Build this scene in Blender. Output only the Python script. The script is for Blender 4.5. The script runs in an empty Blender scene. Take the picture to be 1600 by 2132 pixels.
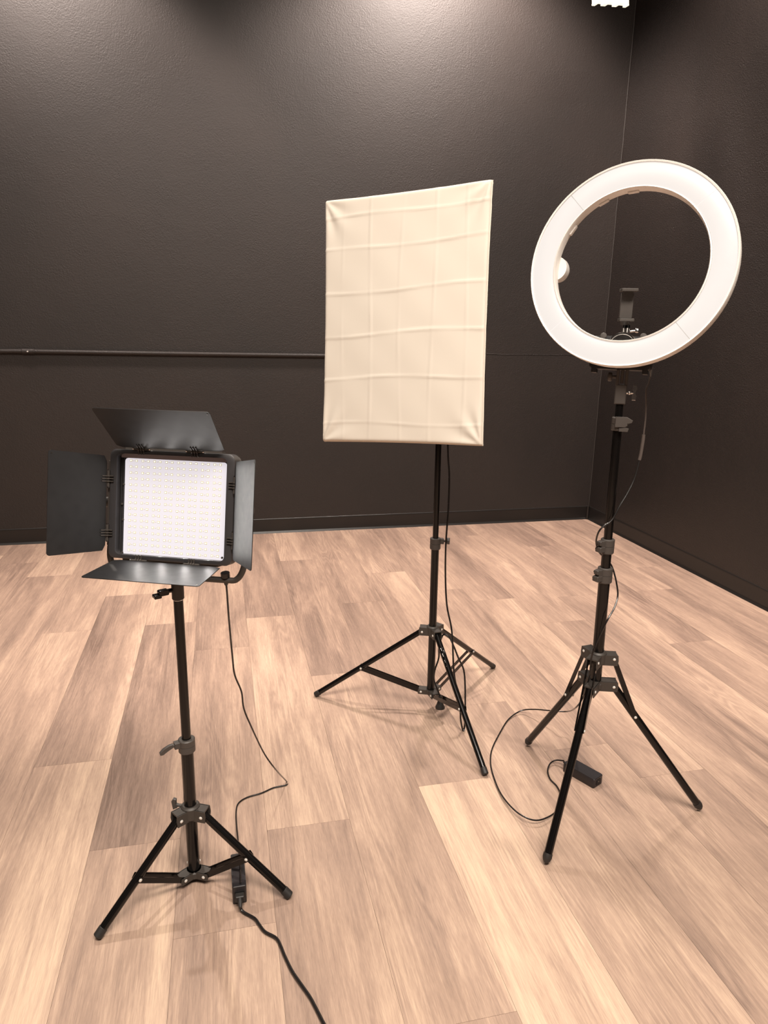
import bpy, bmesh, math, random
from mathutils import Vector, Matrix
random.seed(7)
S = bpy.context.scene
COL = S.collection
V = Vector
# ------------------------------------------------------------------ camera
H = 1.33
F = 1452.2                      # focal length in pixels of the 1600 x 2132 frame
YAW, PITCH, ROLL = 0.231086, 0.250983, 0.018828
cf = V((math.sin(YAW)*math.cos(PITCH), math.cos(YAW)*math.cos(PITCH), -math.sin(PITCH)))
cr = V((math.cos(YAW), -math.sin(YAW), 0)); cu = cr.cross(cf)
cr, cu = (math.cos(ROLL)*cr + math.sin(ROLL)*cu), (-math.sin(ROLL)*cr + math.cos(ROLL)*cu)
cam_d = bpy.data.cameras.new('camera'); cam = bpy.data.objects.new('camera', cam_d); COL.objects.link(cam)
cam.matrix_world = Matrix(((cr.x, cu.x, -cf.x, 0), (cr.y, cu.y, -cf.y, 0), (cr.z, cu.z, -cf.z, H), (0, 0, 0, 1)))
cam_d.sensor_fit = 'HORIZONTAL'; cam_d.sensor_width = 36; cam_d.lens = F/1600*36
cam_d.clip_start = 0.02
S.camera = cam
def ray(x, y): return cr*((x-800)/F) - cu*((y-1066)/F) + cf
def atY(x, y, Y):               # the point at world depth Y seen at a pixel
    d = ray(x, y); return V((0, 0, H)) + d*(Y/d.y)
def atZ(x, y, Z):               # the point at world height Z seen at a pixel
    d = ray(x, y); return V((0, 0, H)) + d*((Z-H)/d.z)
# ------------------------------------------------------------------ view, world, lights
S.view_settings.view_transform = 'Standard'; S.view_settings.look = 'None'
S.view_settings.gamma = 1; S.view_settings.use_curve_mapping = False
S.view_settings.exposure = 0.0
BY, RX, LX, FY, CZ = 4.613, 2.669, -3.6, -2.6, 4.1      # back wall, right wall, left wall, front wall, ceiling
w = bpy.data.worlds.new('world'); S.world = w; w.use_nodes = True
w.node_tree.nodes['Background'].inputs[0].default_value = (1, .86, .74, 1)
w.node_tree.nodes['Background'].inputs[1].default_value = 0.02
def area(name, loc, size, power, color, target=None, sy=None, spread=None):
    l = bpy.data.lights.new(name, 'AREA'); l.shape = 'RECTANGLE'; l.size = size; l.size_y = sy or size
    l.energy = power; l.color = color
    if spread: l.spread = spread
    o = bpy.data.objects.new(name, l); o.location = loc; COL.objects.link(o)
    d = (V(target) if target else V(loc)-V((0, 0, 1))) - V(loc)
    o.rotation_euler = d.to_track_quat('-Z', 'Y').to_euler()
    return o
def spot(name, loc, target, power, ang, blend, color, rad=.05):
    l = bpy.data.lights.new(name, 'SPOT'); l.energy = power; l.spot_size = math.radians(ang); l.spot_blend = blend
    l.color = color; l.shadow_soft_size = rad
    o = bpy.data.objects.new(name, l); o.location = loc; COL.objects.link(o)
    o.rotation_euler = (V(target)-V(loc)).to_track_quat('-Z', 'Y').to_euler()
WARM = (1, .89, .78); PINK = (1, .84, .755)
# ceiling track near the back wall: wall washers and room heads, just above the frame, and one added right-wall fill
spot('lamp_spot_left', (-1.05, 3.80, 3.80), (-1.05, 4.50, 2.1), 300, 101, .35, PINK, .12)
spot('lamp_spot_middle', (1.42, 3.78, 3.85), (1.40, 4.50, 2.0), 420, 112, .4, PINK, .18)
spot('fill_spot_right', (2.08, 3.0, 3.92), (2.67, 3.0, 3.05), 300, 118, .8, PINK, .25)  # not a track head: wash light added to brighten the upper right wall
spot('lamp_spot_left_room', (-.62, 3.66, 3.62), (-.3, 1.2, 0), 205, 100, .5, WARM, .05)
spot('lamp_spot_middle_room', (1.30, 3.66, 3.62), (1.0, 1.2, 0), 95, 100, .5, WARM, .05)
area('ceiling_light_front', (.5, -.5, 3.95), 2.4, 285, WARM, sy=1.0)
area('ceiling_light_camera_left', (-1.6, .1, 3.95), 2.4, 45, WARM, sy=1.4)
area('ceiling_light_middle', (.4, 1.6, 3.95), 1.6, 25, WARM, sy=1.0)

# ------------------------------------------------------------------ tagging and mesh builder
def tag(o, label=None, cat=None, group=None, kind=None):
    if label: o['label'] = label
    if cat: o['category'] = cat
    if group: o['group'] = group
    if kind: o['kind'] = kind
    return o
def empty(name, loc, label, cat, group=None):
    o = bpy.data.objects.new(name, None); COL.objects.link(o); o.location = loc
    o.empty_display_size = .05
    return tag(o, label, cat, group)
def frame_for(d):
    d = V(d).normalized(); a = V((0, 0, 1)) if abs(d.z) < .9 else V((1, 0, 0))
    x = a.cross(d).normalized(); return x, d.cross(x), d
class MB:
    """collects shapes in world coordinates and links them as one mesh"""
    def __init__(s): s.bm = bmesh.new(); s.mat = 0
    def quadloft(s, rings, cap=True, close=False):
        rr = [[s.bm.verts.new(v) for v in r] for r in rings]; n = len(rr[0]); m = len(rr)
        for i in range(m if close else m-1):
            a, b = rr[i], rr[(i+1) % m]
            for j in range(n):
                f = s.bm.faces.new((a[j], a[(j+1) % n], b[(j+1) % n], b[j])); f.material_index = s.mat
        if cap and not close:
            s.bm.faces.new(rr[0][::-1]).material_index = s.mat; s.bm.faces.new(rr[-1]).material_index = s.mat
        return s
    def cyl(s, a, b, r1, r2=None, n=20, bev=0):
        a, b = V(a), V(b); r2 = r1 if r2 is None else r2; x, y, d = frame_for(b-a); L = (b-a).length
        def ring(c, r): return [c + (x*math.cos(t) + y*math.sin(t))*r for t in [2*math.pi*k/n for k in range(n)]]
        if bev: st = [(0, r1-bev), (bev, r1), (L-bev, r2), (L, r2-bev)]
        else: st = [(0, r1), (L, r2)]
        return s.quadloft([ring(a+d*t, r) for t, r in st])
    def lathe(s, a, d, prof, n=24):
        """prof: (distance along d, radius)"""
        a = V(a); x, y, d = frame_for(d)
        return s.quadloft([[a+d*t+(x*math.cos(q)+y*math.sin(q))*max(r, 1e-5) for q in [2*math.pi*k/n for k in range(n)]] for t, r in prof])
    def tube(s, pts, r, n=10, sub=6):
        pts = [V(p) for p in pts]; sm = []
        P = [pts[0]*2-pts[1]]+pts+[pts[-1]*2-pts[-2]]
        if sub > 1:
            for i in range(1, len(P)-2):
                p0, p1, p2, p3 = P[i-1:i+3]
                for k in range(sub):
                    t = k/sub
                    sm.append(.5*((2*p1)+(p2-p0)*t+(2*p0-5*p1+4*p2-p3)*t*t+(3*p1-p0-3*p2+p3)*t**3))
            sm.append(pts[-1])
        else: sm = pts
        rings = []; x = None
        for i, c in enumerate(sm):
            d = (sm[min(i+1, len(sm)-1)]-sm[max(i-1, 0)]).normalized()
            if x is None: x, y, _ = frame_for(d)
            x = (x-d*x.dot(d)).normalized(); y = d.cross(x)
            rings.append([c+(x*math.cos(t)+y*math.sin(t))*r for t in [2*math.pi*k/n for k in range(n)]])
        return s.quadloft(rings)
    def prism(s, poly, axis_o, ax, ay, az, h0, h1, bev=0):
        """poly of (u,v) in plane ax,ay extruded along az from h0 to h1"""
        o, ax, ay, az = V(axis_o), V(ax), V(ay), V(az)
        def ring(h, sc):
            c = V((sum(p[0] for p in poly)/len(poly), sum(p[1] for p in poly)/len(poly)))
            out = []
            for p in poly:
                q = V(p); e = (q-c); L = e.length
                if sc and L > 0: q = c+e*((L-sc)/L)
                out.append(o+ax*q.x+ay*q.y+az*h)
            return out
        sg = 1 if h1 > h0 else -1
        if bev: st = [(h0, bev), (h0+sg*bev, 0), (h1-sg*bev, 0), (h1, bev)]
        else: st = [(h0, 0), (h1, 0)]
        return s.quadloft([ring(h, e) for h, e in st])
    def box(s, c, ax, ay, az, sx, sy, sz, r=.0, bev=0):
        return s.prism(rrect(sx, sy, r) if r else [(-sx/2, -sy/2), (sx/2, -sy/2), (sx/2, sy/2), (-sx/2, sy/2)], V(c), ax, ay, az, -sz/2, sz/2, bev)
    def bar(s, a, b, wide, thick, up=(0, 0, 1), bev=0):
        a, b = V(a), V(b); d = (b-a).normalized(); side = d.cross(V(up)).normalized(); u = side.cross(d)
        return s.box((a+b)/2, side, u, d, thick, wide, (b-a).length, 0, bev)
    def ball(s, c, r, n=14, sq=(1, 1, 1)):
        c = V(c); prof = [(-math.cos(math.pi*k/8)*r, math.sin(math.pi*k/8)*r) for k in range(9)]
        return s.lathe(c, (0, 0, 1), prof, n)
    def build(s, name, mats, parent=None, world_origin=None, smooth=True, ang=35, origin=None):
        bmesh.ops.recalc_face_normals(s.bm, faces=s.bm.faces)
        me = bpy.data.meshes.new(name); off = V((0, 0, 0))
        top = parent
        if parent is not None:
            q = parent
            while q is not None: off += q.location; q = q.parent
        elif origin is not None: off = V(origin)
        for v in s.bm.verts: v.co -= off
        s.bm.to_mesh(me); s.bm.free()
        for m in (mats if isinstance(mats, (list, tuple)) else [mats]): me.materials.append(m)
        if smooth:
            me.polygons.foreach_set('use_smooth', [True]*len(me.polygons))
            me.set_sharp_from_angle(angle=math.radians(ang))
        o = bpy.data.objects.new(name, me); COL.objects.link(o); o.parent = parent
        if parent is None and origin is not None: o.location = origin
        return o
def rrect(w_, h_, r, n=5):
    out = []
    for cx, cy, a0 in ((w_/2-r, h_/2-r, 0), (-w_/2+r, h_/2-r, 90), (-w_/2+r, -h_/2+r, 180), (w_/2-r, -h_/2+r, 270)):
        for k in range(n+1):
            a = math.radians(a0+90*k/n); out.append((cx+r*math.cos(a), cy+r*math.sin(a)))
    return out
# ------------------------------------------------------------------ materials
def mat(name, color, rough=.5, metal=0, emit=None, es=0, bump=None, spec=.5, coat=0, sheen=0):
    m = bpy.data.materials.new(name); m.use_nodes = True; nt = m.node_tree; b = nt.nodes['Principled BSDF']
    b.inputs['Base Color'].default_value = (*color, 1); b.inputs['Roughness'].default_value = rough
    b.inputs['Metallic'].default_value = metal; b.inputs['Specular IOR Level'].default_value = spec
    b.inputs['Coat Weight'].default_value = coat
    if emit: b.inputs['Emission Color'].default_value = (*emit, 1); b.inputs['Emission Strength'].default_value = es
    # a little procedural wear in roughness
    tc = nt.nodes.new('ShaderNodeTexCoord'); nz = nt.nodes.new('ShaderNodeTexNoise'); nz.inputs['Scale'].default_value = bump[0] if bump else 60
    nt.links.new(tc.outputs['Object'], nz.inputs['Vector'])
    mr = nt.nodes.new('ShaderNodeMapRange'); mr.inputs['To Min'].default_value = max(.02, rough-.06); mr.inputs['To Max'].default_value = min(1, rough+.06)
    nt.links.new(nz.outputs['Fac'], mr.inputs['Value']); nt.links.new(mr.outputs['Result'], b.inputs['Roughness'])
    if bump:
        bp = nt.nodes.new('ShaderNodeBump'); bp.inputs['Distance'].default_value = bump[1]; bp.inputs['Strength'].default_value = bump[2]
        nt.links.new(nz.outputs['Fac'], bp.inputs['Height']); nt.links.new(bp.outputs['Normal'], b.inputs['Normal'])
    return m
M_TUBE = mat('black_painted_tube', (.0045, .0038, .0036), .15, 0, spec=.38)
M_CAST = mat('black_cast_plastic', (.045, .038, .033), .5, bump=(900, .0003, .5))
M_CLAMP = mat('grey_black_clamp_plastic', (.06, .052, .047), .5)
M_RIVET = mat('silver_rivet', (.8, .78, .74), .35, .3)
M_RUB = mat('black_rubber', (.018, .016, .015), .55)
M_CORD = mat('black_cord_rubber', (.012, .010, .0095), .25)
M_CLEARCORD = mat('grey_translucent_cord', (.10, .082, .074), .25, coat=.5)
M_LEAF = mat('matte_black_sheet_metal', (.008, .0075, .008), .48, 0, spec=.5)
M_HOUS = mat('black_satin_housing', (.035, .033, .035), .42)
M_STEEL = mat('chrome', (.75, .74, .73), .15, 1)
M_PCB = mat('lit_white_led_board', (.2, .2, .21), .5, emit=(1, .93, .99), es=.70)
M_CHIP = mat('lit_led_chip', (.9, .88, .6), .4, emit=(1, .97, .90), es=1.5)
M_CHIPR = mat('yellow_phosphor_rim', (.3, .26, .10), .5, emit=(1, .88, .48), es=.42)
M_RINGD = mat('lit_frosted_ring_diffuser', (.08, .08, .08), .35, emit=(1, .92, .86), es=.84)
M_RINGW = mat('white_satin_plastic', (.8, .77, .73), .4)
M_RINGB = mat('black_matte_ring_back', (.02, .02, .022), .5)
M_BRICK = mat('black_adapter_plastic', (.018, .016, .018), .38, bump=(700, .0002, .4))
M_DARK = mat('dark_socket_recess', (.004, .004, .004), .6)
M_SHELL = mat('black_nylon_shell', (.02, .018, .022), .6, bump=(300, .0004, .4))
M_SILVER = mat('silver_lining', (.7, .7, .7), .4, .6)
M_BULB = mat('white_glass_bulb', (.85, .85, .82), .2)
M_BASE = mat('black_vinyl_baseboard', (.013, .011, .010), .32)
M_FIX = mat('lit_cream_lamp_housing', (.85, .8, .65), .5, emit=(1, .92, .72), es=1.1)
M_LENS = mat('grey_violet_lamp_lens', (.32, .28, .33), .3)
M_CEIL = mat('dark_ceiling_paint', (.06, .05, .045), .8)
M_STICK = mat('silver_sticker_print', (.6, .58, .55), .35, .4)

def nn(nt, t, **kw):
    n = nt.nodes.new(t)
    for k, v in kw.items(): setattr(n, k, v)
    return n
def math_node(nt, op, a, b=None, c=None):
    n = nn(nt, 'ShaderNodeMath', operation=op)
    for i, x in enumerate((a, b, c)):
        if x is None: continue
        if isinstance(x, (int, float)): n.inputs[i].default_value = x
        else: nt.links.new(x, n.inputs[i])
    return n.outputs[0]
def wall_material(name, base, rough=.42, bumpd=.0022):
    m = bpy.data.materials.new(name); m.use_nodes = True; nt = m.node_tree; L = nt.links; b = nt.nodes['Principled BSDF']
    tc = nn(nt, 'ShaderNodeTexCoord')
    n1 = nn(nt, 'ShaderNodeTexNoise'); n1.inputs['Scale'].default_value = 130; n1.inputs['Detail'].default_value = 3; n1.inputs['Roughness'].default_value = .55
    n2 = nn(nt, 'ShaderNodeTexNoise'); n2.inputs['Scale'].default_value = 1.3; n2.inputs['Detail'].default_value = 4
    n3 = nn(nt, 'ShaderNodeTexVoronoi'); n3.inputs['Scale'].default_value = 24
    n4 = nn(nt, 'ShaderNodeTexNoise'); n4.inputs['Scale'].default_value = 9; n4.inputs['Detail'].default_value = 5
    for n in (n1, n2, n3, n4): L.new(tc.outputs['Object'], n.inputs['Vector'])
    pit = nn(nt, 'ShaderNodeMapRange'); pit.inputs['From Min'].default_value = 0; pit.inputs['From Max'].default_value = .09
    pit.inputs['To Min'].default_value = -.9; pit.inputs['To Max'].default_value = 0
    L.new(n3.outputs['Distance'], pit.inputs['Value'])
    msk = nn(nt, 'ShaderNodeMapRange'); msk.inputs['From Min'].default_value = .52; msk.inputs['From Max'].default_value = .6
    L.new(n4.outputs['Fac'], msk.inputs['Value'])
    pm = math_node(nt, 'MULTIPLY', pit.outputs[0], msk.outputs[0])
    rg = nn(nt, 'ShaderNodeMapRange'); rg.inputs['From Min'].default_value = .3; rg.inputs['From Max'].default_value = .7
    rg.inputs['To Min'].default_value = .55; rg.inputs['To Max'].default_value = 1.1
    L.new(n4.outputs['Fac'], rg.inputs['Value'])
    hgt = math_node(nt, 'ADD', math_node(nt, 'MULTIPLY', n1.outputs['Fac'], rg.outputs[0]), pm)
    bp = nn(nt, 'ShaderNodeBump'); bp.inputs['Distance'].default_value = bumpd; bp.inputs['Strength'].default_value = .8
    L.new(hgt, bp.inputs['Height']); L.new(bp.outputs['Normal'], b.inputs['Normal'])
    cr_ = nn(nt, 'ShaderNodeValToRGB'); cr_.color_ramp.elements[0].position = .3; cr_.color_ramp.elements[1].position = .7
    cr_.color_ramp.elements[0].color = (base[0]*.82, base[1]*.84, base[2]*.84, 1)
    cr_.color_ramp.elements[1].color = (base[0]*1.16, base[1]*1.1, base[2]*1.05, 1)
    L.new(n2.outputs['Fac'], cr_.inputs['Fac']); L.new(cr_.outputs['Color'], b.inputs['Base Color'])
    b.inputs['Roughness'].default_value = rough; b.inputs['Specular IOR Level'].default_value = .5
    return m
M_WALL = wall_material('dark_brown_satin_wall_paint', (.0205, .0162, .0148), .56)
M_WALLR = wall_material('dark_brown_rough_wall_paint', (.018, .0142, .013), .48, .004)

def floor_material():
    m = bpy.data.materials.new('oak_vinyl_plank'); m.use_nodes = True; nt = m.node_tree; L = nt.links; b = nt.nodes['Principled BSDF']
    at = nn(nt, 'ShaderNodeAttribute', attribute_name='plank')      # x: across 0-1, y: along (m), z: seed
    t2 = nn(nt, 'ShaderNodeAttribute', attribute_name='tone')       # x: base tone, y: gradient across
    sp = nn(nt, 'ShaderNodeSeparateXYZ'); L.new(at.outputs['Vector'], sp.inputs[0])
    st = nn(nt, 'ShaderNodeSeparateXYZ'); L.new(t2.outputs['Vector'], st.inputs[0])
    def coord(sx, sy, off=0):
        c = nn(nt, 'ShaderNodeCombineXYZ')
        L.new(math_node(nt, 'MULTIPLY', sp.outputs[0], sx), c.inputs[0])
        L.new(math_node(nt, 'MULTIPLY', sp.outputs[1], sy), c.inputs[1])
        L.new(math_node(nt, 'ADD', math_node(nt, 'MULTIPLY', sp.outputs[2], 17.3), off), c.inputs[2])
        return c.outputs[0]
    def noise(vec, det=4, rough=.55, dist=0):
        n = nn(nt, 'ShaderNodeTexNoise'); n.inputs['Scale'].default_value = 1; n.inputs['Detail'].default_value = det
        n.inputs['Roughness'].default_value = rough; n.inputs['Distortion'].default_value = dist; L.new(vec, n.inputs['Vector']); return n.outputs['Fac']
    def rng(x, a, b_, c, d):
        r = nn(nt, 'ShaderNodeMapRange'); L.new(x, r.inputs['Value'])
        for k, v in zip(('From Min', 'From Max', 'To Min', 'To Max'), (a, b_, c, d)): r.inputs[k].default_value = v
        return r.outputs[0]
    streak = noise(coord(2.6, 1.5), 5, .6, .6)                     # broad clouds
    mid = noise(coord(9, 2.2, 3), 5, .6, .9)
    fine = noise(coord(85, 11, 5), 5, .7, .8)
    pores = noise(coord(170, 38, 9), 3, .6)
    # cathedral grain: distorted rings
    wv = nn(nt, 'ShaderNodeTexWave', wave_type='BANDS', bands_direction='X'); wv.inputs['Scale'].default_value = 1.0
    wv.inputs['Distortion'].default_value = 14; wv.inputs['Detail'].default_value = 3; wv.inputs['Detail Scale'].default_value = .9; wv.inputs['Detail Roughness'].default_value = .6
    L.new(coord(6.5, 1.6, 2), wv.inputs['Vector'])
    ring = nn(nt, 'ShaderNodeMath', operation='SINE'); L.new(math_node(nt, 'MULTIPLY', noise(coord(3.2, .95, 21), 1.5, .45, .4), 95), ring.inputs[0])
    ringm = rng(noise(coord(2.4, 1.3, 31), 3), .42, .62, .1, 1)
    tick = rng(noise(coord(110, 9, 41), 3, .55, .9), .60, .72, 0, 1)
    catm = rng(noise(coord(2, 1.1, 11), 3), .48, .62, 0, 1)
    cat = math_node(nt, 'MULTIPLY', math_node(nt, 'SUBTRACT', wv.outputs['Fac'], .5), catm)
    v = math_node(nt, 'MULTIPLY', rng(streak, .3, .7, -1, 1), .205)
    v = math_node(nt, 'ADD', v, math_node(nt, 'MULTIPLY', rng(mid, .3, .7, -1, 1), .10))
    v = math_node(nt, 'ADD', v, math_node(nt, 'MULTIPLY', rng(fine, .3, .7, -1, 1), .11))
    v = math_node(nt, 'ADD', v, math_node(nt, 'MULTIPLY', rng(pores, .35, .7, -1, 1), .08))
    v = math_node(nt, 'ADD', v, math_node(nt, 'MULTIPLY', cat, .10))
    v = math_node(nt, 'ADD', v, math_node(nt, 'MULTIPLY', math_node(nt, 'MULTIPLY', ring.outputs[0], ringm), .075))
    v = math_node(nt, 'ADD', v, math_node(nt, 'MULTIPLY', tick, .13))
    v = math_node(nt, 'ADD', v, st.outputs[0])
    v = math_node(nt, 'ADD', v, math_node(nt, 'MULTIPLY', math_node(nt, 'SUBTRACT', sp.outputs[0], .5), st.outputs[1]))
    rp = nn(nt, 'ShaderNodeValToRGB'); e = rp.color_ramp.elements
    e[0].position = 0; e[0].color = (.165, .112, .088, 1); e[1].position = 1; e[1].color = (.66, .485, .35, 1)
    x = e.new(.3); x.color = (.28, .194, .152, 1); x = e.new(.55); x.color = (.40, .278, .212, 1); x = e.new(.8); x.color = (.54, .388, .29, 1)
    L.new(v, rp.inputs['Fac']); L.new(rp.outputs['Color'], b.inputs['Base Color'])
    L.new(rng(fine, .3, .7, .42, .56), b.inputs['Roughness'])
    bp = nn(nt, 'ShaderNodeBump'); bp.inputs['Distance'].default_value = .0006; bp.inputs['Strength'].default_value = .5
    L.new(math_node(nt, 'ADD', fine, pores), bp.inputs['Height']); L.new(bp.outputs['Normal'], b.inputs['Normal'])
    b.inputs['Specular IOR Level'].default_value = .35
    return m
M_FLOOR = floor_material()
M_GAP = mat('dark_plank_seam', (.22, .16, .12), .8)

# ------------------------------------------------------------------ room
PX0, PW = -.28722*H, .173071*H            # plank rows: x of edge 0 and plank width
rows = {  # row: list of (near Y/H, far Y/H, tone, gradient across)
 -3: [(1.845, 2.97, .42, .1), (2.97, 4.1, .62, 0), (.72, 1.845, .55, .2)],
 -2: [(2.37, 3.5, .52, .1), (1.25, 2.37, .50, .15), (.13, 1.25, .55, .2)],
 -1: [(2.688, 3.8, .68, 0), (1.577, 2.688, .42, .38), (.46, 1.577, .66, .30)],
 0: [(2.378, 3.5, .66, -.1), (1.263, 2.378, .36, .30), (.14, 1.263, .58, .25)],
 1: [(2.142, 3.27, .46, .10), (1.015, 2.142, .44, .12), (-.1, 1.015, .52, .34), (3.27, 4, .5, 0)],
 2: [(2.377, 3.5, .42, 0), (1.252, 2.377, .68, -.12), (.13, 1.252, .50, .15)],
 3: [(3.003, 4, .62, -.2), (1.90, 3.003, .42, .18), (.772, 1.90, .56, .0), (-.3, .772, .55, 0)],
 4: [(2.453, 3.6, .48, .1), (1.328, 2.453, .46, .15), (.2, 1.328, .77, -.08)],
 5: [(1.648, 2.773, .60, .22), (.52, 1.648, .60, -.08), (2.773, 3.9, .58, -.1)],
 6: [(1.40, 2.525, .52, -.1), (.27, 1.40, .52, .15), (2.525, 3.6, .50, .1)],
 7: [(2.388, 3.252, .42, -.30), (1.255, 2.388, .60, .28), (.13, 1.255, .48, 0), (3.252, 4, .5, .1)],
 8: [(2.138, 3.252, .55, .1), (1.02, 2.138, .44, -.25), (-.1, 1.02, .5, 0), (3.252, 4, .4, 0)],
 9: [(2.367, 3.49, .48, -.2), (1.24, 2.367, .48, .32)],
 10: [(1.897, 3.02, .46, -.22), (.77, 1.897, .48, .2), (3.02, 4, .38, 0)],
 11: [(1.24, 2.368, .44, -.25), (2.368, 3.6, .55, -.1)],
 12: [(1.5, 2.64, .46, .2), (2.64, 3.6, .44, -.15)],
 13: [(2.36, 3.5, .44, 0), (1.3, 2.36, .62, 0)],
}
bm = bmesh.new(); pl = []
gap = .0003
k0, k1 = math.floor((LX-PX0)/PW)-1, math.ceil((RX-PX0)/PW)
for k in range(k0, k1+1):
    segs = [(a*H, b*H, t, g) for a, b, t, g in rows.get(k, [])]
    if not segs:
        y = FY-random.uniform(0, 1.4)
        while y < BY: segs.append((y, y+1.496, random.uniform(.4, .6), random.uniform(-.25, .25))); y += 1.496
    else:
        lo = min(s_[0] for s_ in segs); hi = max(s_[1] for s_ in segs)
        while lo > FY: segs.append((lo-1.496, lo, random.uniform(.4, .65), random.uniform(-.2, .2))); lo -= 1.496
        if hi < BY: segs.append((hi, BY+.05, .5, 0))
    for (a, b, t, g) in segs:
        x0, x1 = PX0+k*PW, PX0+(k+1)*PW
        cx0, cx1, ya, yb = max(x0, LX), min(x1, RX), max(a, FY), min(b, BY)
        if cx1-cx0 < .002 or yb-ya < .002: continue
        seed = random.random()*10
        r_ = lambda x, y: ((x-x0)/PW, y+seed*3, seed)
        c = [(cx0+gap, ya+gap), (cx1-gap, ya+gap), (cx1-gap, yb-gap), (cx0+gap, yb-gap)]
        vs = [bm.verts.new((x, y, 0)) for x, y in c]; vb = [bm.verts.new((x, y, -.004)) for x, y in c]
        fs = [bm.faces.new(vs)] + [bm.faces.new((vb[i], vb[(i+1) % 4], vs[(i+1) % 4], vs[i])) for i in range(4)]
        for f in fs: pl.append((x0, seed, t, g))
bm.faces.new([bm.verts.new(q) for q in ((LX, FY, -.003), (RX, FY, -.003), (RX, BY, -.003), (LX, BY, -.003))]).material_index = 1
pl.append((0, 0, 0, 0))
for q in (((LX-.1, FY-.1), (RX+.1, BY+.1)),):
    pass
me = bpy.data.meshes.new('floor'); bm.to_mesh(me); bm.free()
a1 = me.attributes.new('plank', 'FLOAT_VECTOR', 'CORNER'); a2 = me.attributes.new('tone', 'FLOAT_VECTOR', 'CORNER')
for p in me.polygons:
    x0, seed, t, g = pl[p.index]
    for li in p.loop_indices:
        co = me.vertices[me.loops[li].vertex_index].co
        a1.data[li].vector = ((co.x-x0)/PW, co.y+seed*3, seed); a2.data[li].vector = (t, g, 0)
me.materials.append(M_FLOOR); me.materials.append(M_GAP)
fo = bpy.data.objects.new('floor', me); COL.objects.link(fo); tag(fo, kind='structure')

def slab(name, lo, hi, m):
    b = MB(); c = [(lo[i]+hi[i])/2 for i in range(3)]
    b.box(c, V((1, 0, 0)), V((0, 1, 0)), V((0, 0, 1)), hi[0]-lo[0], hi[1]-lo[1], hi[2]-lo[2])
    return tag(b.build(name, m, smooth=False), kind='structure')
T = .15
slab('wall_back', (LX-T, BY, -.1), (RX+T, BY+T, CZ), M_WALL)
slab('wall_right', (RX, FY-T, -.1), (RX+T, BY, CZ), M_WALLR)
slab('wall_left', (LX-T, FY-T, -.1), (LX, BY, CZ), M_WALL)
slab('wall_front', (LX, FY-T, -.1), (RX, FY, CZ), M_WALL)
slab('ceiling', (LX-T, FY-T, CZ), (RX+T, BY+T, CZ+.1), M_CEIL)
# coved vinyl baseboard: profile swept along the two visible walls
def baseboard(name, along, o, inward, length):
    prof = [(0, 0), (.014, 0), (.013, .003), (.007, .009), (.0045, .018), (.0035, .085), (.003, .095), (.0015, .1005), (0, .1012)]
    b = MB(); b.prism(prof, o, inward, V((0, 0, 1)), along, 0, length)
    return tag(b.build(name, M_BASE, ang=50), kind='structure')
baseboard('baseboard_back', V((1, 0, 0)), V((LX, BY, 0)), V((0, -1, 0)), RX-LX)
baseboard('baseboard_right', V((0, 1, 0)), V((RX, FY, 0)), V((-1, 0, 0)), BY-FY-.012)
# rounded cove piece folded into the corner + thin paint ridge up the corner
b = MB(); b.cyl((RX-.012, BY-.012, 0), (RX-.012, BY-.012, .1), .011, .0085, 16)
tag(b.build('trim_1', M_BASE), kind='structure')
b = MB(); pts = []
for i in range(60):
    z = .1+i*.062; pts.append((RX-.002+random.uniform(-.0012, .0012), BY-.002+random.uniform(-.001, .001), z))
b.tube(pts, .0028, 6, 1)
tag(b.build('trim_2', mat('dusty_corner_paint', (.032, .027, .024), .6)), kind='structure')
# painted-over seam ridge running on from the conduit to the corner and along the right wall
b = MB(); pts = [(x_, BY-.0005, 1.205+random.uniform(-.002, .002)) for x_ in [1.3+.06*i for i in range(23)]]
b.tube(pts, .0022, 6, 1)
tag(b.build('trim_3', M_WALL), kind='structure')

# painted conduit on the back wall
root = empty('wall_conduit', (-1.25, BY-.014, 1.186), 'thin dark painted conduit pipe running level along the back wall, ending behind the white softbox', 'pipe')
b = MB(); pts = [(LX+.01, BY-.0135, 1.183), (-2, BY-.0135, 1.184), (-1.3, BY-.0135, 1.186), (-1.1, BY-.0135, 1.187), (-.4, BY-.0135, 1.184), (.3, BY-.0135, 1.182), (.95, BY-.0135, 1.181)]
b.tube(pts, .0125, 12, 4); b.build('pipe', M_WALL, root)
b = MB(); x = -1.1; b.cyl((x-.035, BY-.0135, 1.187), (x+.035, BY-.0135, 1.187), .0155, None, 14, .003); b.build('coupling', M_WALL, root)
b = MB(); b.cyl((x+.0, BY-.028, 1.187), (x, BY-.034, 1.187), .004, None, 10); b.build('screw', M_RIVET, root)
# scuff dust marks low in the corner are left to the paint texture

# ------------------------------------------------------------------ the lit fixture at the top edge
fx = atY(1272, -14, 3.75)
root = empty('ceiling_lamp', fx, 'cream white glowing lamp with notched lower edge cut by the top of the photo', 'lamp')
ax = V((.985, .17, .0)).normalized(); ax = (ax+V((0, 0, .12))).normalized(); az = V((0, 0, 1)); fz = ax.cross(az).normalized(); az = fz.cross(ax)
poly = [(-.107, .1), (-.107, -.055), (-.090, -.055), (-.088, -.046), (-.052, -.046), (-.050, -.053), (-.026, -.053), (-.022, -.046), (.018, -.046), (.022, -.053), (.046, -.053), (.050, -.046), (.088, -.046), (.090, -.052), (.107, -.052), (.107, .1)]
b = MB()
for s0, s1 in ((0, 15),): 
    pass
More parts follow.
